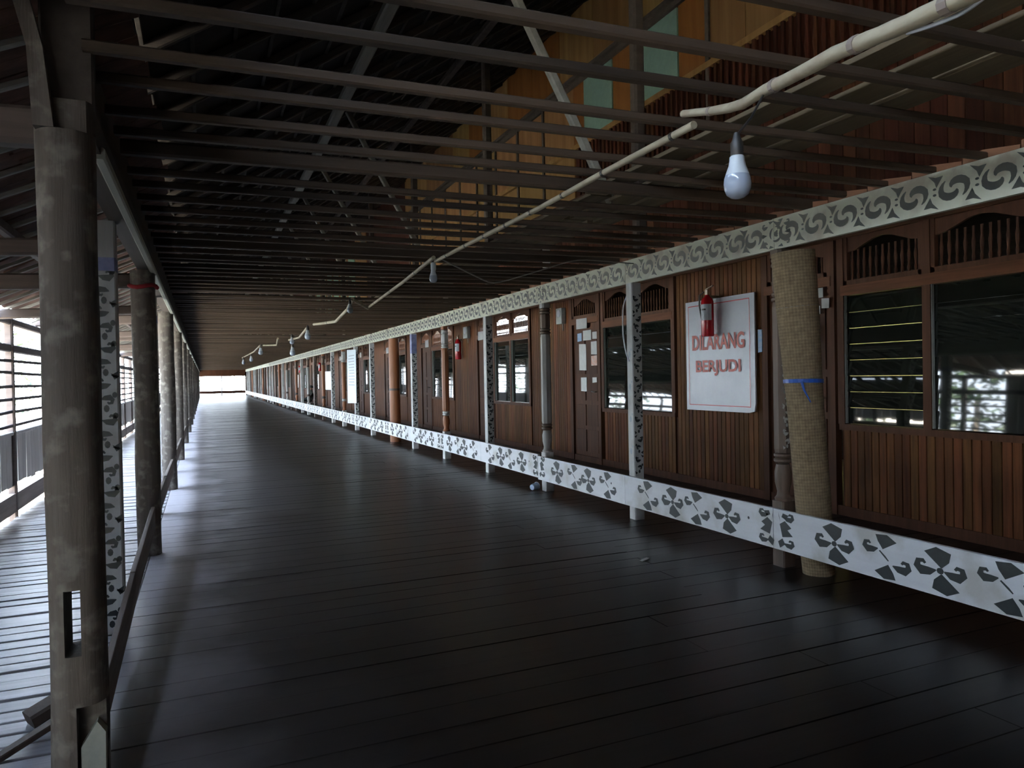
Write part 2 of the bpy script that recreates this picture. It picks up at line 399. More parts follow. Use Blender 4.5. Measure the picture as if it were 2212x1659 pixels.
# struts from loft to roof, two per frame
ys = 4.62
while ys < 44:
    for (dy, xo) in ((0, 0), (.3 if int(ys*10) % 2 else 1.9, -.1)):
        if dy == 1.9 and ys < 5: continue
        x0 = 2.80+xo; x1 = 1.72+xo
        MB().bar((x0, ys+dy, 2.76), (x1, ys+dy+.05, rz(x1)-.1), .062, .062).build('strut', m_purl, ce)
    ys += 4.4
# ridge-side posts rising from the loft
for yq in (6.31, 10.53, 14.75, 18.97, 23.2, 27.4):
    MB().bar((4.15, yq, 2.68), (4.15, yq, rz(4.15)-.05), .12, .12).build('king_post', m_raft, ce)

# ------------------------------------------------------------------ lean-to roof of the gallery
LS = .46
def lz(x): return 3.0+LS*(x+.5)
le = MB()
le.add([(-1.96, YB, lz(-1.96)+.06), (-.40, YB, lz(-.40)+.06), (-.40, YE, lz(-.40)+.06), (-1.96, YE, lz(-1.96)+.06),
        (-1.96, YB, lz(-1.96)+.09), (-.40, YB, lz(-.40)+.09), (-.40, YE, lz(-.40)+.09), (-1.96, YE, lz(-1.96)+.09)],
       [(0,1,2,3),(4,7,6,5),(0,4,5,1),(1,5,6,2),(2,6,7,3),(3,7,4,0)])
le = le.build('ceiling.001', m_roof)
struct(le, 'lean-to shingle roof over the left side gallery', 'ceiling')
mb = MB()
for r_ in range(5):
    xa = -1.98+r_*.335; yy = 1.5
    while yy < 30:
        wd = random.uniform(.11, .19); dz = random.uniform(0, .022); dx = random.uniform(-.03, .03)
        x0, x1 = xa+dx, xa+.40+dx
        mb.add([(x0, yy, lz(x0)+.012+dz), (x1, yy, lz(x1)+.045), (x1, yy+wd-.008, lz(x1)+.045), (x0, yy+wd-.008, lz(x0)+.012+dz),
                (x0, yy, lz(x0)+.026+dz), (x1, yy, lz(x1)+.055), (x1, yy+wd-.008, lz(x1)+.055), (x0, yy+wd-.008, lz(x0)+.026+dz)],
               [(0,1,2,3),(4,7,6,5),(0,4,5,1),(1,5,6,2),(2,6,7,3),(3,7,4,0)])
        yy += wd
stuff(mb.build('shingles', m_shing, le))
yy = 1.6; far = MB()
while yy < YE:
    t = (far if yy > 32 else MB()).bar((-2.1, yy, lz(-2.1)-.012), (-.5, yy+random.uniform(-.03,.03), lz(-.5)-.012), .035, .03)
    if yy <= 32: t.build('batten', m_batt, le)
    yy += .385
stuff(far.build('batten_row', m_batt, le))
for x in (-2.03, -1.25):
    MB().bar((x, YB, lz(x)-.07), (x, YE, lz(x)-.07), .07, .08).build('purlin', m_tie, le)
yy = 2.95; far = MB(); k = 0
while yy < YE:
    t = (far if yy > 45 else MB())
    if k % 2 == 0: t.bar((-2.06, yy, 2.33), (-.50, yy, 2.39), .09, .13)
    else: t.bar((-2.06, yy, 2.25), (-.55, yy, 2.33), .08, .10)
    if yy <= 45: t.build('tie_beam', m_tie, le)
    yy += 2.075; k += 1
stuff(far.build('tie_beam_row', m_tie, le))

# ------------------------------------------------------------------ left beam line
tb = MB().box(-.50, -.38, 2.97, YE, 2.47, 2.60).build('trim_1', m_beam)
struct(tb, 'long dark roof beam resting on the row of left log posts', 'beam')
MB().box(-.50, -.455, 3.0, YE, 2.60, 3.14).build('backing_board', m_beam, tb)
yy = 3.0
while yy < YE:
    y2 = min(yy+4.15, YE)
    MB().bar((-.44, yy, 3.30), (-.44, y2-.012, 3.30), .025, .30, ch=.1).build('pale_board', m_pale, tb)
    MB().bar((-.385, max(yy, 3.5), 2.475), (-.385, y2-.03, 2.475), .045, .05).build('pale_batten', m_pale, tb); yy = y2
# ------------------------------------------------------------------ fascia on the right posts
XF = 4.05; XR = 3.97
fb = MB().box(4.055, 4.15, YB, YE, 2.42, 2.65).build('trim_2', m_rust)
struct(fb, 'long cream fascia beam painted with black spirals above the right posts', 'beam')
segs = [-2.05+2.11*j for j in range(0, 39)]
for j, ya in enumerate(segs):
    yb = ya+2.11
    bo = MB().box(4.02, 4.055, ya+.002, yb-.002, 2.418, 2.655).build('fascia_board', m_cream, fb)
    if yb < .5 or ya > 50: continue
    mb = MB(); turned = (j % 2 == 1)
    # boards start at posts: ya = 4.28+2.11k - rosette on every other post
    n0 = 8
    for q in range(n0):
        cy_ = ya+.16+q*(1.80/(n0-1))
        if turned and q == 0: cy_ += .06
        paint(mb, spiral(), lambda a, b, c=cy_: (4.0188, c-a*.94, 2.536+b*.93))
    mb.build('painted_motif', m_black, bo)['kind'] = 'stuff'
    if turned:
        mb = MB(); paint(mb, fring(), lambda a, b, c=ya-.02: (4.0186, c-a, 2.536+b*.95)); mb.build('painted_ring', m_black, bo)['kind'] = 'stuff'
yy = 1.2; far = MB(); n = 0
while yy < YE-.4:
    t = far if yy > 30 else MB()
    t.prism([(0,0),(.318,0),(.318,.058),(.20,.066),(.08,.048),(0,.036)], lambda a, b, d, c=yy: (d, c+a, 2.652+b), 4.06, 4.09)
    if yy <= 30: t.build('edge_board', m_rust, fb)
    yy += .325
stuff(far.build('edge_board_row', m_rust, fb))

# ------------------------------------------------------------------ right wall of the rooms
XW = 6.0
U0, UP = 3.50, 4.78
units = [(U0+UP*k) for k in range(16)]
wr = MB()
wr.box(XW+.02, XW+.06, YB, U0, 0, 4.45)
for u in units:
    wr.box(XW+.02, XW+.06, u, u+1.98, 0, .90)
    wr.box(XW+.02, XW+.06, u+3.07, u+UP, 0, 2.86)
    wr.box(XW+.02, XW+.06, u, u+UP, 2.86, 4.45)
wr.box(XW+.02, XW+.06, units[-1]+UP, YE, 0, 4.45)
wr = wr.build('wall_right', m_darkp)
struct(wr, 'long red brown plank wall of the rooms behind the right railing', 'wall')
def planks(y0, y1, z0, z1, wd, m, far):
    n = max(1, round((y1-y0)/wd)); w_ = (y1-y0)/n
    for q in range(n):
        a = y0+q*w_
        t = far if far is not None else MB()
        t.bar((XW+.008+random.uniform(-.002,.002), a+w_/2, z0), (XW+.008, a+w_/2, z1), .024, w_-.006, upv=(0,1,0), ch=.2)
        if far is None: t.build('plank', m, wr)
farp, fard = MB(), MB()
for u in units:
    near = u < 14
    f_ = None if near else farp
    planks(u+.03, u+1.95, .02, .88, .084, m_plank, f_)
    planks(u+3.10, u+UP-.03, .02, 2.86, .084, m_plank, f_)
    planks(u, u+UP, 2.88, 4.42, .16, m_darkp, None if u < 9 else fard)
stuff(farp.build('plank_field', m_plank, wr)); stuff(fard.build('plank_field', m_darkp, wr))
MB().box(XW-.015, XW+.02, YB, YE, 0, .10).build('baseboard', m_frame, wr)
MB().box(XW-.03, XW+.02, YB, YE, 2.82, 2.90).build('head_rail', m_frameh, wr)
# dark rooms behind
rm = MB()
rm.box(10.4, 10.5, YB, 7.4, -.1, 4.5); rm.box(10.4, 10.5, 9.6, 13.2, -.1, 4.5); rm.box(10.4, 10.5, 7.4, 9.6, -.1, .7); rm.box(10.4, 10.5, 7.4, 9.6, 2.5, 4.5); rm.box(10.4, 10.5, 27.5, YE, -.1, 4.5)
rm.box(10.4, 10.5, 13.2, 27.5, -.1, 1.0); rm.box(10.4, 10.5, 13.2, 27.5, 3.62, 4.5); rm.box(10.38, 10.46, 13.2, 27.5, 3.22, 3.42)
rm.box(6.0, 10.5, YB, YE, -.3, -.1); rm.box(6.0, 10.5, YB, YE, 4.45, 4.55)
rm.box(6.06, 10.4, 13.0, 13.06, -.1, 4.5); rm.box(6.06, 10.4, 27.5, 27.56, -.1, 4.5); rm.box(6.06, 10.4, U0-.5, U0-.44, -.1, 4.5)
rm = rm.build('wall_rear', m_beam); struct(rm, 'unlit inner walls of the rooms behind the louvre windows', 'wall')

tag(MB().prism([(7.3,.6),(9.7,.6),(9.7,2.55),(7.3,2.55)], lambda a, b, t: (t, a, b), 10.36, 10.365).build('yellow_curtain', m_curt), 'pale yellow curtain glimpsed between the blades of the near louvre window', 'curtain')
def arch(y0, y1, z0, zs, zt, n=8):
    """head panel: flat top at z0.., ogee lower edge"""
    c = (y0+y1)/2; pts = []
    for q in range(n+1):
        t = q/n; yq = y0+(y1-y0)*t; b = abs(2*t-1)
        pts.append((yq, zs+(zt-zs)*(.5+.5*math.cos(PI*b))))
    return pts
def transom(par, y0, y1, z0, z1, near):
    """carved head light: frame, arched board, balusters"""
    MB().box(XW-.02, XW+.03, y0, y1, z0, z0+.05).build('transom_rail', m_frame, par)
    MB().box(XW-.02, XW+.03, y0, y0+.06, z0, z1).build('transom_stile', m_frame, par)
    MB().box(XW-.02, XW+.03, y1-.06, y1, z0, z1).build('transom_stile', m_frame, par)
    pts = arch(y0+.05, y1-.05, z0, z1-.17, z1-.06)
    poly = pts+[(y1-.05, z1), (y0+.05, z1)]
    MB().prism(poly, lambda a, b, d: (d, a, b), XW-.005, XW+.025).build('arched_board', m_frame, par)
    n = max(3, int((y1-y0-.14)/.066)); t = MB()
    for q in range(n):
        yq = y0+.07+(y1-y0-.14)*(q+.5)/n
        t2 = MB() if near else t
        t2.lathe((XW+.012, yq, z0+.05), [(.010,0),(.016,.04),(.009,.07),(.015,.13),(.017,.17),(.009,.22),(.012,.30)], 6)
        if near: t2.build('baluster', m_frame, par, True)
    if not near: stuff(t.build('balusters', m_frame, par))
ordw = ['first','second','third','fourth','fifth','sixth','seventh','eighth','ninth','tenth','eleventh','twelfth','thirteenth','fourteenth','fifteenth','sixteenth','seventeenth','eighteenth','nineteenth','twentieth']
wl = {0: 'near louvre window pair with open dark glass blades right of the rolled mat',
      1: 'dark louvre window pair between the poster door and the white warning sign',
      2: 'louvre window pair with bright backlit carved transom beside the turned grey post'}
dl = {0: 'dark door half hidden behind the rolled woven mat', 1: 'brown panelled door covered with small paper notices',
      2: 'brown panelled door beyond the window with the bright transom'}
for k, u in enumerate(units):
    near = k < 3; y0, y1, ym = u, u+1.98, u+1.0
    W = MB().box(XW-.03, XW+.05, y0, y1, .88, .94).build('window_%d' % (k+1), m_frame)
    struct(W, wl.get(k, '%s louvre window pair along the room wall counted from the rolled mat' % ordw[k]), 'window')
    for yy in (y0+.03, ym, y1-.03):
        MB().box(XW-.03, XW+.05, yy-.04, yy+.04, .94, 2.86).build('stile', m_frame, W)
    MB().box(XW-.035, XW+.05, y0+.04, y1-.04, 2.24, 2.34).build('head', m_frameh, W)
    for (a, b) in ((y0+.07, ym-.04), (ym+.04, y1-.07)):
        ga = a
        if k == 2: tilt = .02
        else: tilt = .16 if (k == 0 and a > ym) else (.06 if k != 1 else .10)
        nb = 8 if k < 4 else 1; zb = .95; H = 1.28/nb
        for q in range(nb):
            z0 = zb+q*H; gapf = (.982 if q < 3 else .990) if (k == 0 and a > ym) else 1.04; dx = math.tan(tilt if nb > 1 else 0)*H*.5
            if k == 0 and a > ym and q == 0: dx = .0
            x0, x1 = XW-.012-dx+.03, XW-.012+dx+.03
            gl = MB(); th = .006
            gl.add([(x0,ga,z0),(x0,b,z0),(x1,b,z0+H*gapf),(x1,ga,z0+H*gapf),(x0+th,ga,z0),(x0+th,b,z0),(x1+th,b,z0+H*gapf),(x1+th,ga,z0+H*gapf)],
                   [(0,1,2,3),(4,7,6,5),(0,4,5,1),(1,5,6,2),(2,6,7,3),(3,7,4,0)])
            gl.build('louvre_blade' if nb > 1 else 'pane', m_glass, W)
        for yy in (a, b):
            MB().box(XW-.018, XW+.012, yy-.008, yy+.008, .95, 2.24).build('blade_clip_rail', m_grey, W)
        transom(W, a-.02, b+.02, 2.34, 2.84, near)
    # door
    d0, d1 = y1+.06, u+3.06
    D = MB().box(XW+.01, XW+.045, d0+.06, d1-.06, .02, 2.36).build('door_%d' % (k+1), m_frame)
    struct(D, dl.get(k, '%s brown panelled door along the room wall counted from the rolled mat' % ordw[k]), 'door')
    for yy in (d0+.03, d1-.03): MB().box(XW-.03, XW+.05, yy-.045, yy+.045, 0, 2.86).build('door_post', m_frame, D)
    MB().box(XW-.035, XW+.05, d0+.03, d1-.03, 2.36, 2.46).build('door_head', m_frameh, D)
    transom(D, d0+.07, d1-.07, 2.46, 2.84, near)
    if k < 8:
        for (za, zb) in ((.18, .55), (.62, .98), (1.05, 1.42), (1.50, 2.22)):
            for (ya, yb) in ((d0+.13, (d0+d1)/2-.03), ((d0+d1)/2+.03, d1-.13)):
                MB().prism([(ya,za),(yb,za),(yb,zb),(ya,zb)], lambda a, b, t: (t, a, b), XW-.004, XW+.012).build('door_panel', m_frame, D)
        MB().tube([(XW-.0, d0+.14, 1.20), (XW-.05, d0+.14, 1.20), (XW-.055, d0+.24, 1.21)], .012, 8).build('handle', m_chrome, D, True)

# ------------------------------------------------------------------ upper wall of the loft
wu = MB().box(XW+.03, XW+.08, YB, YE, 4.45, 7.86).build('wall_upper', m_darkp)
struct(wu, 'upper loft wall of orange plywood with mint green shutters under the roof', 'wall')
ply = [(2.0, 3.2), (3.2, 4.4), (4.4, 5.6), (5.6, 6.8), (6.8, 7.46), (11.1, 12.3), (12.3, 13.5), (13.5, 14.7), (14.7, 15.9), (15.9, 17.1), (17.1, 18.3), (18.3, 19.5), (19.5, 20.7), (20.7, 21.9)]
for (a, b) in ply:
    MB().box(XW-.0, XW+.03, a+.006, b-.006, 5.46, 6.44).build('plywood_panel', m_ply, wu)
    if a > 11: MB().box(XW-.0, XW+.03, a+.006, b-.006, 4.46, 5.34).build('plywood_panel', m_ply, wu)
a = 2.0
while a < 22:
    MB().box(XW-.0, XW+.03, a+.006, a+1.19, 6.68, 7.72).build('plywood_panel', m_ply if random.random() < .7 else m_orange, wu); a += 1.2
for (a, b) in ((8.12, 9.08), (9.82, 10.72)):
    MB().box(XW-.012, XW+.03, a, b, 5.44, 6.43).build('mint_shutter', m_mint, wu)
for (a, b) in ((7.5, 8.1), (9.1, 9.8), (10.74, 11.1)):
    MB().box(XW-.0, XW+.03, a, b, 5.44, 6.44).build('orange_panel', m_orange, wu)
for a in [7.48, 12.3, 13.5, 14.7, 15.9, 17.1, 18.3, 19.5, 20.7, 21.9]:
    MB().box(XW-.03, XW+.0, a-.035, a+.035, 4.46, 6.45).build('stud', m_raft, wu)
for (z0, z1, m) in ((6.45, 6.53, m_raft), (6.58, 6.64, m_raft), (5.36, 5.44, m_ply), (4.44, 4.54, m_frame)):
    MB().box(XW-.035, XW+.03, .5, 22, z0, z1).build('trim_rail', m, wu)
k = 0; yy = 2.4
while yy < 11.0:
    MB().lathe((XW-.005, yy, 4.54), [(.022,0),(.034,.12),(.02,.2),(.036,.42),(.022,.6),(.03,.82)], 6).build('baluster', m_darkp, wu, True); yy += .115
a = 30.9
while a < 41:
    MB().box(XW-.012, XW+.03, a, a+1.35, 4.85, 6.85).build('mint_shutter', m_mint, wu)
    MB().box(XW-.012, XW+.03, a+1.38, a+1.9, 4.75, 6.95).build('plywood_panel', m_ply, wu); a += 1.95
for a in (28.5, 29.6):
    MB().box(XW-.0, XW+.03, a, a+1.08, 4.6, 7.4).build('plywood_panel', m_ply, wu)

# ------------------------------------------------------------------ outer wall of the gallery
XL = -2.03
lw = MB().box(XL-.04, XL+.04, YB, YE, .06, .27).build('wall_left', m_curb)
struct(lw, 'open outer wall of the side gallery with low boards and horizontal slats', 'wall')
yy = YB
while yy < 8.9:
    MB().bar((XL-.02, yy+.125, .0), (XL-.02, yy+.125, 2.34), .03, .246, upv=(0,1,0), ch=.1).build('board', m_wallL, lw); yy += .25
yy = 9.0; far = MB()
while yy < YE:
    wd = random.uniform(.20, .28)
    t = far if yy > 26 else MB()
    t.bar((XL+random.uniform(-.006,.006), yy+wd/2, .36+random.uniform(-.03,.02)), (XL, yy+wd/2, .93), .024, wd-.008, upv=(0,1,0), ch=.1)
    if yy <= 26: t.build('board', m_wallL, lw)
    yy += wd
stuff(far.build('board_row', m_wallL, lw))
MB().bar((XL, 9.0, .95), (XL, YE, .95), .07, .04).build('cap_rail', m_wallL, lw)
farS = MB(); yy = 1.40; kk = 0
while yy < YE:
    y2 = yy+2.1
    t = farS if yy > 40 else MB()
    t.bar((XL, yy, -.1), (XL, yy, lz(XL)-.04), .09, .09)
    if yy <= 40: t.build('post', m_tie, lw)
    for z in () if y2 < 8.9 else (1.04, 1.19, 1.345, 1.485, 1.637, 1.776):
        t = farS if yy > 26 else MB()
        t.bar((XL+.02, max(yy, 8.95), z+random.uniform(-.01,.01)), (XL+.02, y2, z+random.uniform(-.01,.01)), .022, .034)
        if yy <= 26: t.build('slat', m_slat, lw)
    yy = y2
stuff(farS.build('slat_row', m_slat, lw))
MB().bar((XL, YB, 1.92), (XL, YE, 1.92), .06, .09).build('head_rail', m_slat, lw)

# ------------------------------------------------------------------ end wall and wall behind the viewer
ew = MB()
ew.box(-2.1, -.5, YE, YE+.1, 0, 4); ew.box(4.0, 10.5, YE, YE+.1, -.1, 9); ew.box(-2.1, 10.5, YE, YE+.1, 2.0, 9); ew.box(-.5, 4.0, YE, YE+.1, .22, .5)
ew = ew.build('wall_far', m_darkp); struct(ew, 'far end wall with a wide bright slatted opening', 'wall')
for q in range(9):
    MB().bar((-.5, YE+.05, .62+q*.155), (4.0, YE+.05, .62+q*.155), .03, .03).build('slat', m_slat, ew)
MB().bar((1.7, YE+.03, 0), (1.7, YE+.03, 2.0), .09, .09).build('post', m_slat, ew)
bw = MB().box(-2.2, 10.5, YB-.1, YB, -.3, 9).build('wall_back', m_darkp); struct(bw, 'dark closing wall behind the viewer', 'wall')

# ------------------------------------------------------------------ left railing / curb
rl = thing('curb_railing', (-.42, 2.9, 0), 'low brown board rail along the left edge of the dark floor', 'railing')
ysr = [3.03, 4.97, 7.04, 9.10, 11.17]
while ysr[-1] < YE-2: ysr.append(ysr[-1]+2.065)
for q, (ya, yb) in enumerate(zip(ysr, ysr[1:])):
    if q % 2: yb -= .105
    elif q: ya += .105
    za, zb = (.20, .34) if ya < 4 else ((.34, .43) if ya < 6 else (.43, .43))
    MB().bar((-.425, ya+.004, za-.09), (-.425, yb-.004, zb-.095), .03, .19, ch=.1).build('rail_board', m_curb, rl)

# ------------------------------------------------------------------ right railing
rr = thing('painted_railing', (XR+.02, 2.2, 0), 'low white rail board painted with black curl motifs along the right posts', 'railing')
for j, ya in enumerate(segs):
    yb = ya+2.11
    sag = .02 if ya > 7 else 0
    bo = MB().box(XR, XR+.03, ya+.002, yb-.003, .145+sag, .448+sag).build('rail_board', m_white, rr)
    if yb < .5 or ya > 50: continue
    mb = MB(); turned = (j % 2 == 1)
    offs = (.34, .76, 1.11, 1.55) if not turned else (.52, .93, 1.28, 1.70)
    for q, o_ in enumerate(offs):
        kd = q % 2 if turned else (q+1) % 2
        jit = random.uniform(-.02, .02)
        paint(mb, xmotif(kd), lambda a, b, c=ya+o_+jit: (XR-.0012, c-a*1.38, .297+sag+b*1.13))
    if random.random() < .9: paint(mb, dot(0, 0, .012), lambda a, b, c=ya+.27: (XR-.0012, c-a, .33+sag+b))
    mb.build('painted_motif', m_black, bo)['kind'] = 'stuff'
    if turned:
        mb = MB(); paint(mb, rosette(), lambda a, b, c=ya+.0: (XR-.0014, c-a*1.3-.03, .297+sag+b)); mb.build('painted_rosette', m_black, bo)['kind'] = 'stuff'

# ------------------------------------------------------------------ right posts
XP = 4.075
def sqpost(Y, label, top=2.42, dark=False, group=None, bluetop=False, detail=True, mm=None):
    t = thing('veranda_post', (XP, Y, 0), label, 'post', group)
    MB().bar((XP, Y, 0), (XP, Y, top), .115, .115, upv=(0,1,0), ch=.08).build('shaft', mm or m_postw, t)
    if detail:
        mb = MB(); q = 0; z = .56
        while z < top-.1:
            paint(mb, postmotif(q), lambda a, b, c=z: (XP+a*1.0, Y-.0586, c+b*1.05)); z += .205; q += 1
        mb.build('painted_motif', m_black, t)['kind'] = 'stuff'
        mb = MB(); z = .7; q = 0
        while z < top-.4:
            paint(mb, dot(0, 0, .02, .035)+dot(.03, .05, .012), lambda a, b, c=z: (XP-.0586, Y-a, c+b)); z += .33
        mb.build('painted_spot', m_ink, t)['kind'] = 'stuff'
    if bluetop: MB().bar((XP, Y, 2.0), (XP, Y, 2.40), .119, .119, upv=(0,1,0), ch=.08).build('painted_band', m_blue, t)
    return t
def turned(Y, label, mA=None, mB_=None, top=2.42, ext=True, group=None):
    mA = mA or m_post; mB_ = mB_ or m_postd
    t = thing('veranda_post', (XP, Y, 0), label, 'post', group)
    MB().bar((XP, Y, 0), (XP, Y, .50), .125, .125, upv=(0,1,0), ch=.08).build('base', m_postw if mA is m_post else mB_, t)
    MB().lathe((XP, Y, .50), [(.062,0),(.066,.02),(.05,.04),(.045,.07),(.062,.14),(.064,.22),(.05,.28)], 14).build('turned_bulge', mA, t, True)
    for zc in (.79, 2.02, 2.28):
        MB().lathe((XP, Y, zc), [(.05,0),(.068,.012),(.068,.03),(.052,.04),(.066,.052),(.066,.068),(.05,.08)], 14).build('collar', mB_, t, True)
    MB().lathe((XP, Y, .87), [(.060,0),(.066,.03),(.066,1.11),(.06,1.15)], 8, PI/8).build('shaft', mA, t)
    MB().lathe((XP, Y, 2.10), [(.058,0),(.064,.02),(.064,.16),(.058,.18)], 8, PI/8).build('block', mB_, t)
    MB().bar((XP, Y, 2.36), (XP, Y, 2.42), .12, .12, upv=(0,1,0)).build('capital', mA, t)
    if ext: MB().bar((XP+.035, Y, 2.66), (XP+.035, Y, 3.42), .075, .10, upv=(0,1,0)).build('post_extension', m_postw, t)
    return t
t = turned(4.28, 'dark turned rail post directly behind the rolled woven mat', m_postd, m_postd, ext=False)
mb = MB(); z = .98; q = 0
while z < 1.95:
    paint(mb, postmotif(q), lambda a, b, c=z: (4.075+a*.8-.02, 4.28-.0675, c+b*.9)); z += .16; q += 1
mb.build('carved_inlay', m_postw, t)['kind'] = 'stuff'
p2 = sqpost(6.33, 'square white post painted with black spots left of the sign, cable down its side')
turned(8.42, 'grey turned post with dark collars left of the poster door')
sqpost(10.47, 'square spotted white post in front of the window with bright transom')
t = turned(12.65, 'turned post with an orange lower shaft left of the second fire extinguisher', m_posto, m_postw)
sqpost(14.80, 'square post with a blue painted top beyond the orange turned post', bluetop=True)
t = thing('veranda_post', (XP+.02, 16.7, 0), 'thick round orange brown post left of the blue topped post', 'post')
MB().lathe((XP+.05, 16.7, 0), [(.13,0),(.125,1.0),(.12,2.42)], 16).build('shaft', m_posto, t, True)
MB().lathe((XP+.05, 16.7, 1.2), [(.127,0),(.127,.05)], 16).build('band', m_postd, t, True)
sqpost(18.9, 'square spotted post just right of the tall white banner')
sqpost(21.05, 'square white post carrying the tall white banner')
t = turned(23.1, 'turned post with red orange shaft just left of the tall white banner', m_posto, m_postw)
Y = 25.2; k = 0
GRP = 'far posts along the right railing'
while Y < 78:
    lab = ('%s post of the right railing beyond the white banner' % ordw[k+1]) if k < 15 else 'very distant pale post near the far end of the right railing'
    if k % 2 == 0: sqpost(Y, lab, detail=(Y < 32), group=GRP, mm=m_postd if k % 4 == 2 else None)
    else:
        if Y < 40: turned(Y, lab, m_posto if k % 4 == 1 else m_post, m_postd, group=GRP)
        else:
            t = thing('veranda_post', (XP, Y, 0), lab, 'post', GRP)
            MB().lathe((XP, Y, 0), [(.06,0),(.06,.5),(.045,.55),(.062,.7),(.05,.8),(.066,.9),(.066,2.0),(.05,2.05),(.065,2.12),(.06,2.42)], 8).build('shaft', m_posto if k % 3 == 0 else m_post, t, True)
    Y += 2.11; k += 1

# ------------------------------------------------------------------ left posts
def logmesh(cx, cy, z0, z1, r, seed, n=20, rings=46):
    mb = MB(); vs = []
    for i in range(rings+1):
        z = z0+(z1-z0)*i/rings
        for j in range(n):
            a = 2*PI*j/n
            rr_ = r*(1+.10*noise.noise(Vector((math.cos(a)*1.3+seed, math.sin(a)*1.3, z*1.1)))+.035*noise.noise(Vector((math.cos(a)*4+seed, math.sin(a)*4, z*3))))
            vs.append((cx+rr_*math.cos(a), cy+rr_*math.sin(a), z))
    fs = [(i*n+j, i*n+(j+1)%n, (i+1)*n+(j+1)%n, (i+1)*n+j) for i in range(rings) for j in range(n)]
    fs += [tuple(range(n-1,-1,-1)), tuple(range(rings*n, (rings+1)*n))]
    return mb.add(vs, fs)
def cut(ob, boxes):
    """saw mortises out of a log"""
    me0 = ob.data
    for b in boxes:
        c = MB().box(*b).build('cutter', m_log); md = ob.modifiers.new('b', 'BOOLEAN'); md.operation = 'DIFFERENCE'; md.object = c; md.solver = 'EXACT'
        c.location = [-q for q in ROOT_OFF]
        bpy.context.view_layer.update()
        me = bpy.data.meshes.new_from_object(ob.evaluated_get(bpy.context.evaluated_depsgraph_get()))
        ob.modifiers.clear(); ob.data = me; bpy.data.objects.remove(c)
LX, LY = -.422, 2.91
t = thing('log_post', (LX, LY, 0), 'thick rough log post with a mortise hole, closest to the viewer', 'post')
lp = logmesh(LX, LY, 0, 2.47, .089, 1.7, 28, 60)
lo = bpy.data.objects
shaft = lp.build('shaft', m_log, None, True)
ROOT_OFF = (0, 0, 0)
cut(shaft, [(LX-.030, LX+.020, LY-.3, LY+.3, .575, .80), (LX+.0, LX+.2, LY-.2, LY-.03, -.1, .40), (LX-.2, LX+.2, LY-.2, LY-.055, 2.36, 2.6)])
shaft.parent = t; shaft.matrix_parent_inverse = Matrix.Translation((-LX, -LY, 0))
MB().prism([(0,0),(.07,0),(.075,.30),(.05,.34),(0,.26)], lambda a, b, d: (LX+.01+a, d, b), LY-.075, LY-.03).build('pale_wedge', m_pale, t)
def arcbrace(cx, cy):
    o_ = [(-.080, 2.36), (-.02, 2.36), (-.045, 2.62), (-.085, 2.80), (-.14, 3.02), (-.185, 3.02), (-.135, 2.80), (-.092, 2.62)]
    return MB().prism(o_, lambda a, b, d: (cx+a, d, b), cy-.09, cy-.04)
arcbrace(LX, LY).build('curved_brace', m_log, t)
MB().bar((LX+.012, LY+.0, 2.36), (LX+.014, LY+.02, 3.25), .165, .05, upv=(0,1,0)).build('upright_plank', m_beam, t)
MB().tube([(LX+.03, LY-.04, 2.45), (LX+.03, LY-.01, 2.45)], .012, 8).build('peg', m_pale, t)
lab = ['', 'second log post on the left with a red ribbon round its top', 'third log post on the left beyond the spotted square post', 'fourth log post on the left row']
Y = LY+4.13; k = 1
while Y < 78:
    l = lab[k] if k < len(lab) else ('%s log post of the left row' % ordw[k] if k < 12 else 'far dark log post near the end of the left row')
    t = thing('log_post', (-.465, Y, 0), l, 'post', 'log posts of the left row')
    if k < 4: logmesh(-.465, Y, 0, 2.47, .098, k*3.1, 20, 40).build('shaft', m_log, t, True)
    else: logmesh(-.465, Y, 0, 2.47, .098, k*3.1, 10, 10).build('shaft', m_log, t, True)
    if k == 1:
        MB().tube([(-.465+.108*math.cos(a*PI/8), Y+.108*math.sin(a*PI/8), 2.33+.012*math.sin(a)) for a in range(17)], .018, 8, False).build('red_ribbon', m_redrib, t, True)
    Y += 4.13; k += 1
Y = 4.97; k = 0
while Y < 60:
    l = ['square white post painted with black commas behind the closest log post', 'second spotted square post of the left row'][k] if k < 2 else ('%s spotted square post of the left row' % ordw[k] if k < 8 else 'very far square post of the left row')
    t = thing('gallery_post', (-.535, Y, 0), l, 'post', 'square posts of the left row')
    MB().bar((-.535, Y, 0), (-.535, Y, 2.47), .13, .13, upv=(0,1,0), ch=.06).build('shaft', m_postw, t)
    if k < 4:
        mb = MB(); z = .14; q = 0
        while z < 2.12:
            paint(mb, postmotif(q), lambda a, b, c=z: (-.535+a*1.3, Y-.0658, c+b*1.3)); z += .215; q += 1
        mb.build('painted_motif', m_black, t)['kind'] = 'stuff'
        MB().bar((-.535, Y, 2.17), (-.535, Y, 2.25), .134, .134, upv=(0,1,0), ch=.06).build('painted_band', m_blue, t)
    MB().bar((-.50, Y+.08, .0), (-.50, Y+.08, 2.47), .05, .02, upv=(0,1,0)).build('lath', m_curb, t)
    Y += 4.13; k += 1

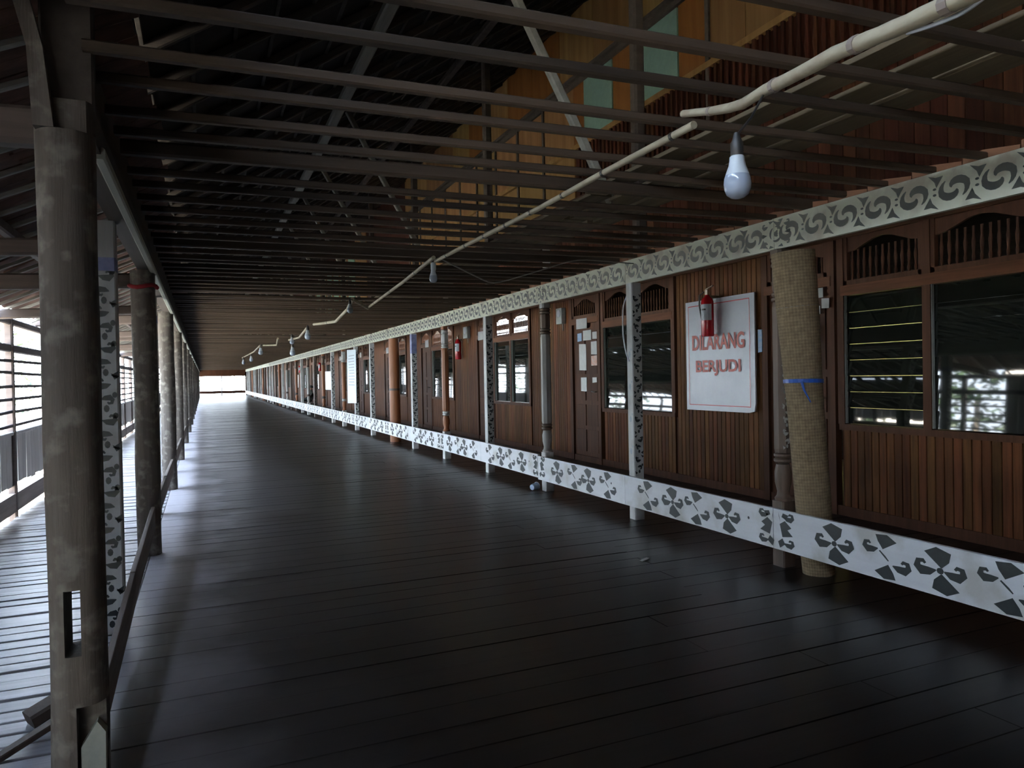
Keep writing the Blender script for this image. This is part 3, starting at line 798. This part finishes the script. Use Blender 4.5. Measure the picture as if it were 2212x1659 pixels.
# ------------------------------------------------------------------ rolled mat
bx, by = 4.135, 4.0
tx, ty, tz = bx-.145, by+.062, 2.36
rm_ = thing('rolled_mat', (bx, by, 0), 'rolled woven rattan mat tied with a blue ribbon leaning on the rail post', 'mat')
ax = Vector((tx-bx, ty-by, tz)); d = ax.normalized(); ex = d.cross(Vector((0,1,0))).normalized(); ey = d.cross(ex).normalized()
vs, fs = [], []; NA, NZ = 44, 90
for i in range(NZ+1):
    t_ = i/NZ; c = Vector((bx, by, 0))+ax*t_; r0 = .112+.038*t_+.004*math.sin(t_*9)
    for j in range(NA):
        a = 2*PI*j/NA
        wv = 0
        vs.append(c+(ex*math.cos(a)+ey*math.sin(a))*(r0+wv*.6))
fs = [(i*NA+j, i*NA+(j+1)%NA, (i+1)*NA+(j+1)%NA, (i+1)*NA+j) for i in range(NZ) for j in range(NA)]
fs.append(tuple(range(NA-1,-1,-1)))
roll = MB().add(vs, fs).build('roll', m_mat, rm_, True)
uvl = roll.data.uv_layers.new(name='UVMap')
for p in roll.data.polygons:
    js = [roll.data.loops[li].vertex_index % NA for li in p.loop_indices]
    wrap = len(p.loop_indices) == 4 and max(js)-min(js) > 2
    for li, j in zip(p.loop_indices, js):
        i = roll.data.loops[li].vertex_index//NA; jj = j+NA if (wrap and j == 0) else j
        uvl.data[li].uv = (jj/NA*.9, i/NZ*2.36)
def ringat(t_, rad, th, name, m, tiltv=0):
    c = Vector((bx, by, 0))+ax*t_; r0 = .112+.038*t_+rad
    pts = [c+(ex*math.cos(a*PI/12)+ey*math.sin(a*PI/12))*r0+d*(tiltv*math.cos(a*PI/12)) for a in range(25)]
    return pts
sp = []
c = Vector((bx, by, 0))+ax
for i in range(70):
    a = i*.42; r = .148-.0018*i
    sp.append(c+(ex*math.cos(a)+ey*math.sin(a))*r-d*.004)
MB().tube(sp, .006, 5).build('spiral_end', m_mat, rm_)
pts = ringat(.60, .004, 0, '', None, .012)
mb = MB(); vs = []
for p in pts: vs += [p-d*.014, p+d*.014]
mb.add(vs, [(2*i, 2*i+2, 2*i+3, 2*i+1) for i in range(24)]); mb.build('ribbon', m_ribb, rm_)
e = Vector((bx, by, 0))+ax*.60; f_ = Vector((-.75, -.66, 0)).normalized()
MB().tube([e+f_*.145, e+f_*.150+Vector((.01,-.01,-.06)), e+f_*.140+Vector((.04,-.04,-.15))], [.012,.008,.004], 5).build('ribbon_tail', m_ribb, rm_)
MB().tube(ringat(.83, .002, 0, '', None), .003, 5, False).build('cord', m_cable, rm_)

# ------------------------------------------------------------------ sign with lettering
def text_mesh(body, m, parent, name, y0, y1, z0, z1, x, bold=.02):
    """flat lettering facing -X; text runs from y0 (start) to y1"""
    cu = bpy.data.curves.new(name, 'FONT'); cu.body = body; cu.offset = bold; cu.size = 1; cu.extrude = .0
    ob = bpy.data.objects.new(name, cu); COL.objects.link(ob); bpy.context.view_layer.update()
    me = bpy.data.meshes.new_from_object(ob.evaluated_get(bpy.context.evaluated_depsgraph_get()))
    bpy.data.objects.remove(ob)
    xs = [v.co.x for v in me.vertices]; ys_ = [v.co.y for v in me.vertices]
    xa, xb, ya, yb = min(xs), max(xs), min(ys_), max(ys_); o_ = ROOT[parent.name]
    for v in me.vertices:
        u_ = (v.co.x-xa)/(xb-xa); w_ = (v.co.y-ya)/(yb-ya)
        v.co = Vector((x-o_[0], y0+(y1-y0)*u_-o_[1], z0+(z1-z0)*w_-o_[2]))
    me.materials.clear(); me.materials.append(m); me.update()
    o = bpy.data.objects.new(name, me); COL.objects.link(o); o.parent = parent; ROOT[o.name] = o_
    return o
XS = 5.945
sg = thing('warning_sign', (XS, 7.32, 1.0), 'white sheet sign with red words DILARANG BERJUDI on the plank wall', 'sign')
SY0, SY1 = 6.665, 7.97
mb = MB(); N = 12; vs = []; fs = []
for i in range(N+1):
    for j in range(N+1):
        yv = SY0+(SY1-SY0)*i/N; zv = 1.0+1.42*j/N
        bul = .006*math.sin(PI*i/N)*math.sin(PI*j/N)+.004*noise.noise(Vector((i*.5, j*.4, 0)))
        if i == 0 and j == 0: yv += .02; zv += .02
        vs.append((XS-bul, yv, zv))
fs = [(i*(N+1)+j, (i+1)*(N+1)+j, (i+1)*(N+1)+j+1, i*(N+1)+j+1) for i in range(N) for j in range(N)]
k0 = len(vs); vs += [(XS+.02, y_, z_) for (x_, y_, z_) in vs]
fs += [tuple(reversed([q+k0 for q in f])) for f in fs]
for i in range(N):
    fs += [(i*(N+1), i*(N+1)+k0, (i+1)*(N+1)+k0, (i+1)*(N+1)), (i*(N+1)+N, (i+1)*(N+1)+N, (i+1)*(N+1)+N+k0, i*(N+1)+N+k0),
           (i, i+1, i+1+k0, i+k0), (N*(N+1)+i, N*(N+1)+i+k0, N*(N+1)+i+1+k0, N*(N+1)+i+1)]
mb.add(vs, fs).build('sheet', m_sign, sg)
XT = XS-.0125
b0, b1, c0, c1 = 6.735, 7.90, 1.067, 2.362
mb = MB()
for (a, b, c_, d_) in ((b0, b1, c1-.010, c1), (b0, b1, c0, c0+.008), (b0, b0+.006, c0, c1), (b1-.006, b1, c0, c1)):
    mb.box(XT, XT+.0015, a, b, c_, d_)
mb.build('border_line', m_red, sg)
text_mesh('DILARANG', m_redf, sg, 'lettering', 7.825, 6.825, 1.775, 1.975, XT, .028)
text_mesh('BERJUDI', m_redf, sg, 'lettering', 7.755, 6.90, 1.447, 1.645, XT, .028)

def extinguisher(x, y, z, s, label, far=False):
    t = thing('fire_extinguisher', (x, y, z), label, 'extinguisher', 'red fire extinguishers on the room wall')
    r = .078*s
    MB().lathe((x, y, z), [(r*.9,0),(r,.015),(r,.43*s),(r*.85,.47*s),(r*.4,.50*s),(r*.35,.52*s)], 18).build('cylinder', m_ext, t, True)
    vs = []; n = 10
    for j in range(n+1):
        a = PI*.55+PI*.95*j/n
        for zz in (.20*s, .40*s): vs.append((x+(r+.0015)*math.cos(a), y+(r+.0015)*math.sin(a), z+zz))
    MB().add(vs, [(2*j, 2*j+2, 2*j+3, 2*j+1) for j in range(n)]).build('paper_label', m_lab, t)
    MB().bar((x+r*.3, y, z+.50*s), (5.995, y, z+.50*s), .03, .03).build('bracket', m_metal, t)
    if far: return t
    vs = []
    for j in range(7):
        a = PI*.75+PI*.45*j/6
        for zz in (.325*s, .345*s): vs.append((x+(r+.002)*math.cos(a), y+(r+.002)*math.sin(a), z+zz))
    MB().add(vs, [(2*j, 2*j+2, 2*j+3, 2*j+1) for j in (0, 1, 3, 4, 5)]).build('label_print', m_rubber, t)
    MB().bar((x, y, z+.52*s), (x, y, z+.58*s), .05, .05).build('valve', m_metal, t)
    MB().bar((x-.02, y, z+.585*s), (x-.02, y-.14*s, z+.62*s), .022, .012).build('lever', m_metal, t)
    MB().tube([(x-.03, y+.02, z+.56*s), (x-.06, y+.07, z+.52*s), (x-.05, y+.095, z+.40*s), (x-.02, y+.09, z+.22*s)], .011, 7).build('hose', m_rubber, t, True)
    return t
extinguisher(5.82, 7.36, 1.94, 1.0, 'red fire extinguisher with a white label hanging over the white sign')
extinguisher(5.89, 17.2, 1.93, .98, 'red fire extinguisher with a white label on the bare plank wall below a grey box')
extinguisher(5.88, 40.6, 1.95, .9, 'small far red fire extinguisher on the room wall beyond the white banner', True)
extinguisher(5.88, 49.6, 1.95, .9, 'most distant red fire extinguisher on the room wall', True)

# ------------------------------------------------------------------ boxes, notices on the wall
def meter(x, y, z, w_, h, label):
    t = thing('meter_box', (x, y, z), label, 'box')
    MB().bar((x-.045, y, z), (x-.045, y, z+h), .09, w_, upv=(0,1,0), ch=.1).build('case', m_grey, t)
    MB().tube([(x-.088, y, z+h*.66), (x-.096, y, z+h*.66)], w_*.3, 14).build('dial', m_lab, t)
    MB().tube([(x-.02, y-.03, z), (x-.02, y-.03, z-.12)], .01, 6).build('conduit', m_cable, t)
meter(5.99, 11.63, 2.41, .22, .28, 'small grey electric meter box beside the poster door')
meter(5.99, 16.7, 2.43, .30, .28, 'grey electric meter box above the second fire extinguisher')
meter(5.99, 21.6, 2.42, .24, .26, 'small far grey meter box beyond the orange post')
def notice(y0, y1, z0, z1, m, label, x=5.955, cat='notice'):
    mb = MB().prism([(y0,z0),(y1,z0+random.uniform(-.01,.01)),(y1,z1),(y0,z1+random.uniform(-.01,.01))], lambda a, b, t: (t, a, b), x, x+.004)
    return tag(mb.build('paper_notice', m, None), label, cat)
notice(10.70, 11.07, 2.27, 2.45, m_paper, 'square white plate above the poster door head')
notice(10.95, 11.10, 2.07, 2.20, m_papb, 'blue picture sticker high on the poster door', 5.99)
notice(10.62, 10.90, 2.07, 2.24, m_paper, 'crumpled pale paper at the top middle of the poster door', 5.99)
notice(10.42, 10.58, 2.08, 2.20, m_paper, 'small pale paper at the top right of the poster door', 5.99)
notice(10.80, 11.05, 1.56, 2.02, m_paper, 'tall torn white paper on the left of the poster door', 5.99)
notice(10.44, 10.63, 1.82, 2.04, m_paper, 'white half of the calendar on the right of the poster door', 5.99)
notice(10.44, 10.63, 1.64, 1.80, m_paro, 'orange sticker under the white calendar on the poster door', 5.99)
notice(10.80, 11.00, 1.20, 1.44, m_paper, 'faded grey paper at mid height on the poster door', 5.99)
notice(10.46, 10.60, 1.36, 1.44, m_paper, 'small grey scrap beside the handle of the poster door', 5.99)
notice(5.64, 5.80, 2.25, 2.35, m_paper, 'white label on the frame just right of the rolled mat top', 5.94)
notice(5.56, 5.66, 2.13, 2.24, m_paper, 'lower white sticker on the frame right of the rolled mat', 5.94)
notice(5.68, 5.80, 2.08, 2.17, m_paper, 'third white sticker on the frame right of the rolled mat', 5.94)
notice(5.72, 5.78, 1.78, 1.98, m_lab, 'narrow pale strip on the door edge behind the rolled mat', 5.94)
notice(6.56, 6.64, 1.72, 1.98, m_papb, 'small blue and yellow sticker right beside the white sign', 5.97)
for q, (ya, zz) in enumerate(((20.0, 2.36), (15.6, 2.34), (24.9, 2.36), (29.6, 2.36), (34.4, 2.36), (39.2, 2.36))):
    notice(ya, ya+.34, zz, zz+.2, m_paper, 'white house plate above the %s door from the rolled mat' % ordw[[3,2,4,5,6,7][q]])
notice(37.3, 39.1, .95, 1.9, m_sign, 'white sheet pinned in a far window beyond the banner', 5.93, 'sheet')

# banner on the railing posts
bn = thing('banner', (4.0, 21.3, .78), 'tall white banner with rows of small grey text hung between far posts', 'banner')
MB().prism([(20.6,.80),(21.95,.76),(21.9,2.36),(20.55,2.32)], lambda a, b, t: (t, a, b), 3.975, 3.99).build('sheet', m_banner, bn)
mb = MB()
for q in range(11): mb.box(3.9735, 3.975, 20.75+.1*random.random(), 21.75-.15*random.random(), 1.30+q*.085, 1.33+q*.085)
mb.build('text_lines', m_ink, bn)['kind'] = 'stuff'

# ------------------------------------------------------------------ light bulbs
def bulb(x, y, z, label, cordtop, s=1., tilt=(0, 0)):
    """z is the lowest point of the globe"""
    t = thing('light_bulb', (x, y, z), label, 'light bulb', 'light bulbs hung from the ceiling pole')
    MB().lathe((x, y, z), [(.004*s,0),(.014*s,.002*s),(.024*s,.009*s),(.0295*s,.022*s),(.0308*s,.034*s),(.0295*s,.046*s),(.0272*s,.053*s)], 24).build('globe', m_globe, t, True)
    MB().lathe((x, y, z), [(.0268*s,.053*s),(.0240*s,.062*s),(.0195*s,.074*s),(.0172*s,.086*s),(.0165*s,.095*s),(.013*s,.098*s)], 24).build('collar', m_bulbw, t, True)
    MB().lathe((x, y, z), [(.0135*s,.097*s),(.0145*s,.10*s),(.0145*s,.125*s),(.010*s,.135*s),(.006*s,.15*s)], 14).build('socket', m_rubber, t, True)
    c = Vector(cordtop); p = Vector((x, y, z+.145*s))
    MB().tube([p, p*.6+c*.4+Vector((.008,0,0)), c], .003, 6).build('cord', m_rubber, t)
    return t
bulb(1.13, 1.315, 1.893, 'white bulb on a short black cord, largest and closest of the hanging bulbs', (1.30, 1.41, 2.19))
b2 = bulb(1.70, 5.537, 2.25, 'second hanging white bulb at a joint in the pole, on a white holder', (1.71, 5.50, 2.42), 1.05)
MB().lathe((1.702, 5.537, 2.345), [(.018,0),(.021,.01),(.021,.055),(.016,.065)], 14).build('white_holder', m_bulbw, b2, True)
bulb(1.565, 8.367, 2.25, 'third hanging white bulb below the crooked pole joint', (1.68, 8.74, 2.445), 1.1)
bulb(1.70, 13.1, 2.20, 'fourth hanging white bulb at the end of the curved pole', (1.72, 13.32, 2.42), 1.7)
bulb(1.80, 16.4, 2.02, 'low hanging white bulb beyond the curved pole', (1.89, 16.3, 2.40), 1.9)
bulb(1.76, 16.1, 2.26, 'small white bulb just above the low hanging one', (1.89, 15.95, 2.40), 1.5)
bulb(1.42, 20.4, 2.18, 'far white bulb where the pole line bends down', (1.51, 20.48, 2.44), 1.9)
bulb(1.50, 26.0, 2.14, 'farther white bulb, first of a close pair near the end', (1.48, 26.2, 2.42), 1.9)
bulb(1.42, 29.5, 2.12, 'most distant white bulb of the close pair', (1.46, 29.6, 2.42), 1.9)

# ------------------------------------------------------------------ cable poles
def pole(pts, r, label, ties=0, tiem=None):
    t = thing('cable_pole', pts[0], label, 'pole', 'pale poles under the joists')
    # densify with slight knots
    P = []; R = []
    for i in range(len(pts)-1):
        a, b = Vector(pts[i]), Vector(pts[i+1]); ra = r[i] if isinstance(r, list) else r; rb = r[i+1] if isinstance(r, list) else r
        n = max(2, int((b-a).length/.12))
        for q in range(n): u = q/n; P.append(a.lerp(b, u)); R.append((ra+(rb-ra)*u)*(1+.10*noise.noise(Vector((i*3.+u*4, 1.3, 0)))))
    P.append(Vector(pts[-1])); R.append(r[-1] if isinstance(r, list) else r)
    MB().tube(P, R, 10).build('shaft', m_pole, t, True)
    for q in range(ties):
        k_ = min(len(P)-2, int((q+.6)/ties*(len(P)-1))); d_ = (P[k_+1]-P[k_]).normalized()
        MB().tube([P[k_]-d_*.009, P[k_]+d_*.009], R[k_]*1.13, 10).build('lashing', tiem or m_rubber, t)
    return t
pole([(1.455, 1.945, 2.34), (1.431, 1.846, 2.308), (1.406, 1.748, 2.275), (1.369, 1.622, 2.236), (1.335, 1.527, 2.21), (1.3, 1.411, 2.197), (1.264, 1.296, 2.176), (1.228, 1.192, 2.157), (1.193, 1.097, 2.14), (1.17, 1.02, 2.124), (1.15, 0.952, 2.109), (1.143, 0.89, 2.101), (1.131, 0.83, 2.093), (1.125, 0.778, 2.088), (1.122, 0.725, 2.086)],
     [.0115, .012, .0125, .0135, .0145, .0145, .015, .015, .015, .015, .015, .0155, .016, .0165, .017], 'bent pale pole above the closest bulb, thickest of the cable poles', 4, m_curb)
pole([(1.70, 2.21, 2.42), (1.715, 2.9, 2.425), (1.725, 3.6, 2.42), (1.715, 4.8, 2.42), (1.715, 5.52, 2.42)], .0145, 'straight pale pole between the first and second bulbs', 8)
pole([(1.67, 5.42, 2.43), (1.79, 6.84, 2.42), (1.99, 9.40, 2.42)], .0155, 'pale pole running on from the second bulb', 3)
pole([(1.98, 9.35, 2.41), (1.66, 8.70, 2.45)], .02, 'short crooked pale pole at the third bulb', 1)
pole([(1.64, 8.6, 2.44), (1.80, 9.8, 2.43), (1.84, 11.0, 2.36), (1.76, 12.0, 2.40), (1.70, 12.3, 2.41)], .022, 'curved pale pole ending near the fourth bulb', 2)
pole([(1.72, 13.3, 2.42), (1.90, 16.0, 2.40), (1.86, 17.6, 2.43)], .022, 'pale pole beyond the fourth bulb', 1)
pole([(1.6, 17.5, 2.46), (1.75, 19.5, 2.40), (1.5, 20.5, 2.44)], .022, 'far pale pole before the pole line bends down', 1)
pole([(1.45, 21.0, 2.46), (1.5, 24.5, 2.42), (1.45, 31, 2.42)], .02, 'most distant pale pole near the end bulbs', 1)
def cable(pts, r, label, m=None):
    P = []
    for i in range(len(pts)-1):
        a, b = Vector(pts[i]), Vector(pts[i+1])
        for q in range(6): P.append(a.lerp(b, q/6))
    P.append(Vector(pts[-1]))
    for _ in range(3): P = [P[0]]+[(P[i-1]+P[i]*2+P[i+1])/4 for i in range(1, len(P)-1)]+[P[-1]]
    return tag(MB().tube(P, r, 6).build('cable', m or m_cable, None, True), label, 'cable')
cable([(1.72, 5.4, 2.42), (2.0, 5.6, 2.36), (2.35, 5.9, 2.30), (2.75, 5.85, 2.42), (3.3, 6.1, 2.60), (4.0, 6.2, 2.60)], .006, 'thin grey cable sagging from the second bulb to the fascia')
cable([(4.06, 6.30, 2.44), (4.0, 6.42, 2.2), (3.985, 6.40, 1.9), (3.99, 6.36, 1.72), (4.01, 6.33, 1.62)], .007, 'pale cable hanging down the square spotted post left of the sign', m_lab)
cable([(1.155, .90, 2.09), (1.143, .846, 2.076), (1.145, .791, 2.072), (1.148, .73, 2.09)], .0035, 'thin pale cable under the thickest bent pole', m_lab)

# ------------------------------------------------------------------ small things
cp = thing('plastic_cup', (3.93, 8.52, 0), 'small pale blue plastic cup lying on the floor beside the grey turned post', 'cup')
MB().tube([(3.88, 8.50, .045), (3.90, 8.51, .047), (3.97, 8.545, .052)], [.036, .040, .048], 14).build('cup', m_cup, cp, True)
MB().tube([(3.968, 8.544, .052), (3.974, 8.547, .0522)], [.052, .052], 14).build('rim', m_lab, cp, True)
for q, (p, e_) in enumerate((((-.86, 3.30, .022), (-.60, 3.66, .05)), ((-.80, 3.20, .08), (-.585, 3.50, .10)), ((-.74, 3.74, .03), (-.63, 3.80, .07)))):
    tag(MB().bar(p, e_, (.035, .03, .11)[q], (.03, .025, .06)[q]).build('wood_scrap', m_postd), ['longest loose wood scrap on the gallery deck by the closest log post', 'dark loose batten on the gallery deck by the closest log post', 'short thick wood chunk on the gallery deck near the closest log post'][q], 'scrap', 'loose wood on the gallery deck')
tag(MB().bar((3.17, 4.88, .004), (3.27, 4.93, .004), .03, .006).build('paper_scrap', m_paper), 'tiny pale paper scrap lying on the dark floor', 'scrap')

# seated person far along the room wall
px_, py_ = 4.75, 35.7
pr = thing('person', (px_, py_, 0), 'person in dark clothes sitting far down by the room wall, facing the rail', 'person')
def skin(name, m, nodes, edges, root, par, sub=2):
    me = bpy.data.meshes.new(name); o_ = ROOT[par.name]
    me.from_pydata([(n_[0][0]+px_-o_[0], n_[0][1]+py_-o_[1], n_[0][2]-o_[2]) for n_ in nodes], edges, [])
    ob = bpy.data.objects.new(name, me); COL.objects.link(ob); ob.parent = par; ROOT[ob.name] = o_
    md = ob.modifiers.new('skin', 'SKIN')
    if not me.skin_vertices: 
        bm = bmesh.new(); bm.from_mesh(me); bm.verts.layers.skin.verify(); bm.to_mesh(me); bm.free()
    for v, n_ in zip(me.skin_vertices[0].data, nodes):
        r_ = n_[1]; v.radius = (r_, r_*.8 if n_[1] > .1 else r_)
    me.skin_vertices[0].data[root].use_root = True
    ob.modifiers.new('sub', 'SUBSURF').levels = sub; ob.modifiers[-1].render_levels = sub
    me.materials.append(m); return ob
N_ = [((0,0,.50),.13),((0,0,.66),.13),((0,0,.84),.14),((0,0,.95),.06),((-.02,0,1.03),.085),((-.03,0,1.12),.09),
      ((0,.17,.86),.055),((-.10,.22,.66),.045),((-.26,.14,.58),.038),((-.34,.10,.57),.03),
      ((0,-.17,.86),.055),((-.10,-.22,.66),.045),((-.26,-.14,.58),.038),((-.34,-.10,.57),.03),
      ((-.06,.10,.49),.09),((-.42,.12,.50),.065),((-.44,.12,.10),.04),((-.54,.12,.04),.035),
      ((-.06,-.10,.49),.09),((-.42,-.12,.50),.065),((-.44,-.12,.10),.04),((-.54,-.12,.04),.035)]
E_ = [(0,1),(1,2),(2,3),(3,4),(4,5),(2,6),(6,7),(7,8),(8,9),(2,10),(10,11),(11,12),(12,13),(0,14),(14,15),(15,16),(16,17),(0,18),(18,19),(19,20),(20,21)]
skin('body', m_cloth, N_, E_, 0, pr)
MB().lathe((px_-.03, py_, 1.0), [(.05,-.02),(.082,.02),(.096,.08),(.09,.13),(.075,.16)], 12).build('head', m_skin, pr, True)
MB().lathe((px_-.015, py_, 1.09), [(.10,0),(.106,.05),(.085,.10),(.03,.125)], 12).build('hair', m_hair, pr, True)
tag(MB().box(px_-.2, px_+.2, py_-.22, py_+.22, .30, .35).box(px_-.18, px_-.13, py_-.2, py_-.15, 0, .30).box(px_+.13, px_+.18, py_-.2, py_-.15, 0, .30).box(px_-.18, px_-.13, py_+.15, py_+.2, 0, .30).box(px_+.13, px_+.18, py_+.15, py_+.2, 0, .30).build('stool', m_postd), 'plain wooden stool under the distant seated person', 'stool')

# ------------------------------------------------------------------ outside: ground and trees
gd = MB().add([(-60, -40, -2.6), (60, -40, -2.6), (60, 150, -2.6), (-60, 150, -2.6)], [(0,1,2,3)]).build('ground', m_grass)
struct(gd, 'pale dusty ground outside below the raised house', 'ground')
def tree(x, y, h, r, label, seed):
    t = thing('tree', (x, y, -2.6), label, 'tree', 'trees outside the slatted openings')
    rn = random.Random(seed)
    MB().tube([(x, y, -2.6), (x+.1, y, -1), (x-.05, y+.1, h*.5)], [.18, .14, .08], 8).build('trunk', m_bark, t, True)
    mb = MB()
    for q in range(900):
        while True:
            p = Vector((rn.uniform(-1,1), rn.uniform(-1,1), rn.uniform(-1,1)))
            if .35 < p.length < 1: break
        c_ = Vector((x, y, h*.45-.2))+Vector((p.x*r, p.y*r, p.z*h*.62))
        a = Vector((rn.uniform(-1,1), rn.uniform(-1,1), rn.uniform(-.6,.6))).normalized(); b = a.cross(Vector((rn.uniform(-1,1), rn.uniform(-1,1), 1))).normalized()
        s_ = rn.uniform(.12, .24)
        mb.add([c_-a*s_, c_+b*s_*.45, c_+a*s_, c_-b*s_*.45], [(0,1,2,3)])
    stuff(mb.build('foliage', m_leaf, t))
for q, (x, y, h, r) in enumerate(((-9, 6, 4.2, 1.8), (-11, 11.5, 5, 2.2), (-9.5, 19, 4.4, 1.8), (-12, 27, 5, 2.4), (-10, 36, 4.5, 2.0), (-10.5, 15.2, 4.6, 1.5), (-14, 22.5, 6, 2.2), (-11, 51, 5, 2.4))):
    tree(x, y, h, r, '%s leafy green tree outside the left gallery slats' % ordw[q], q)
for q, (x, y, h, r) in enumerate(((-2.5, 90, 7, 2.8), (5.5, 91, 7.5, 3.0))):
    tree(x, y, h, r, '%s leafy tree beyond the far end opening' % ['left', 'right'][q], q+20)
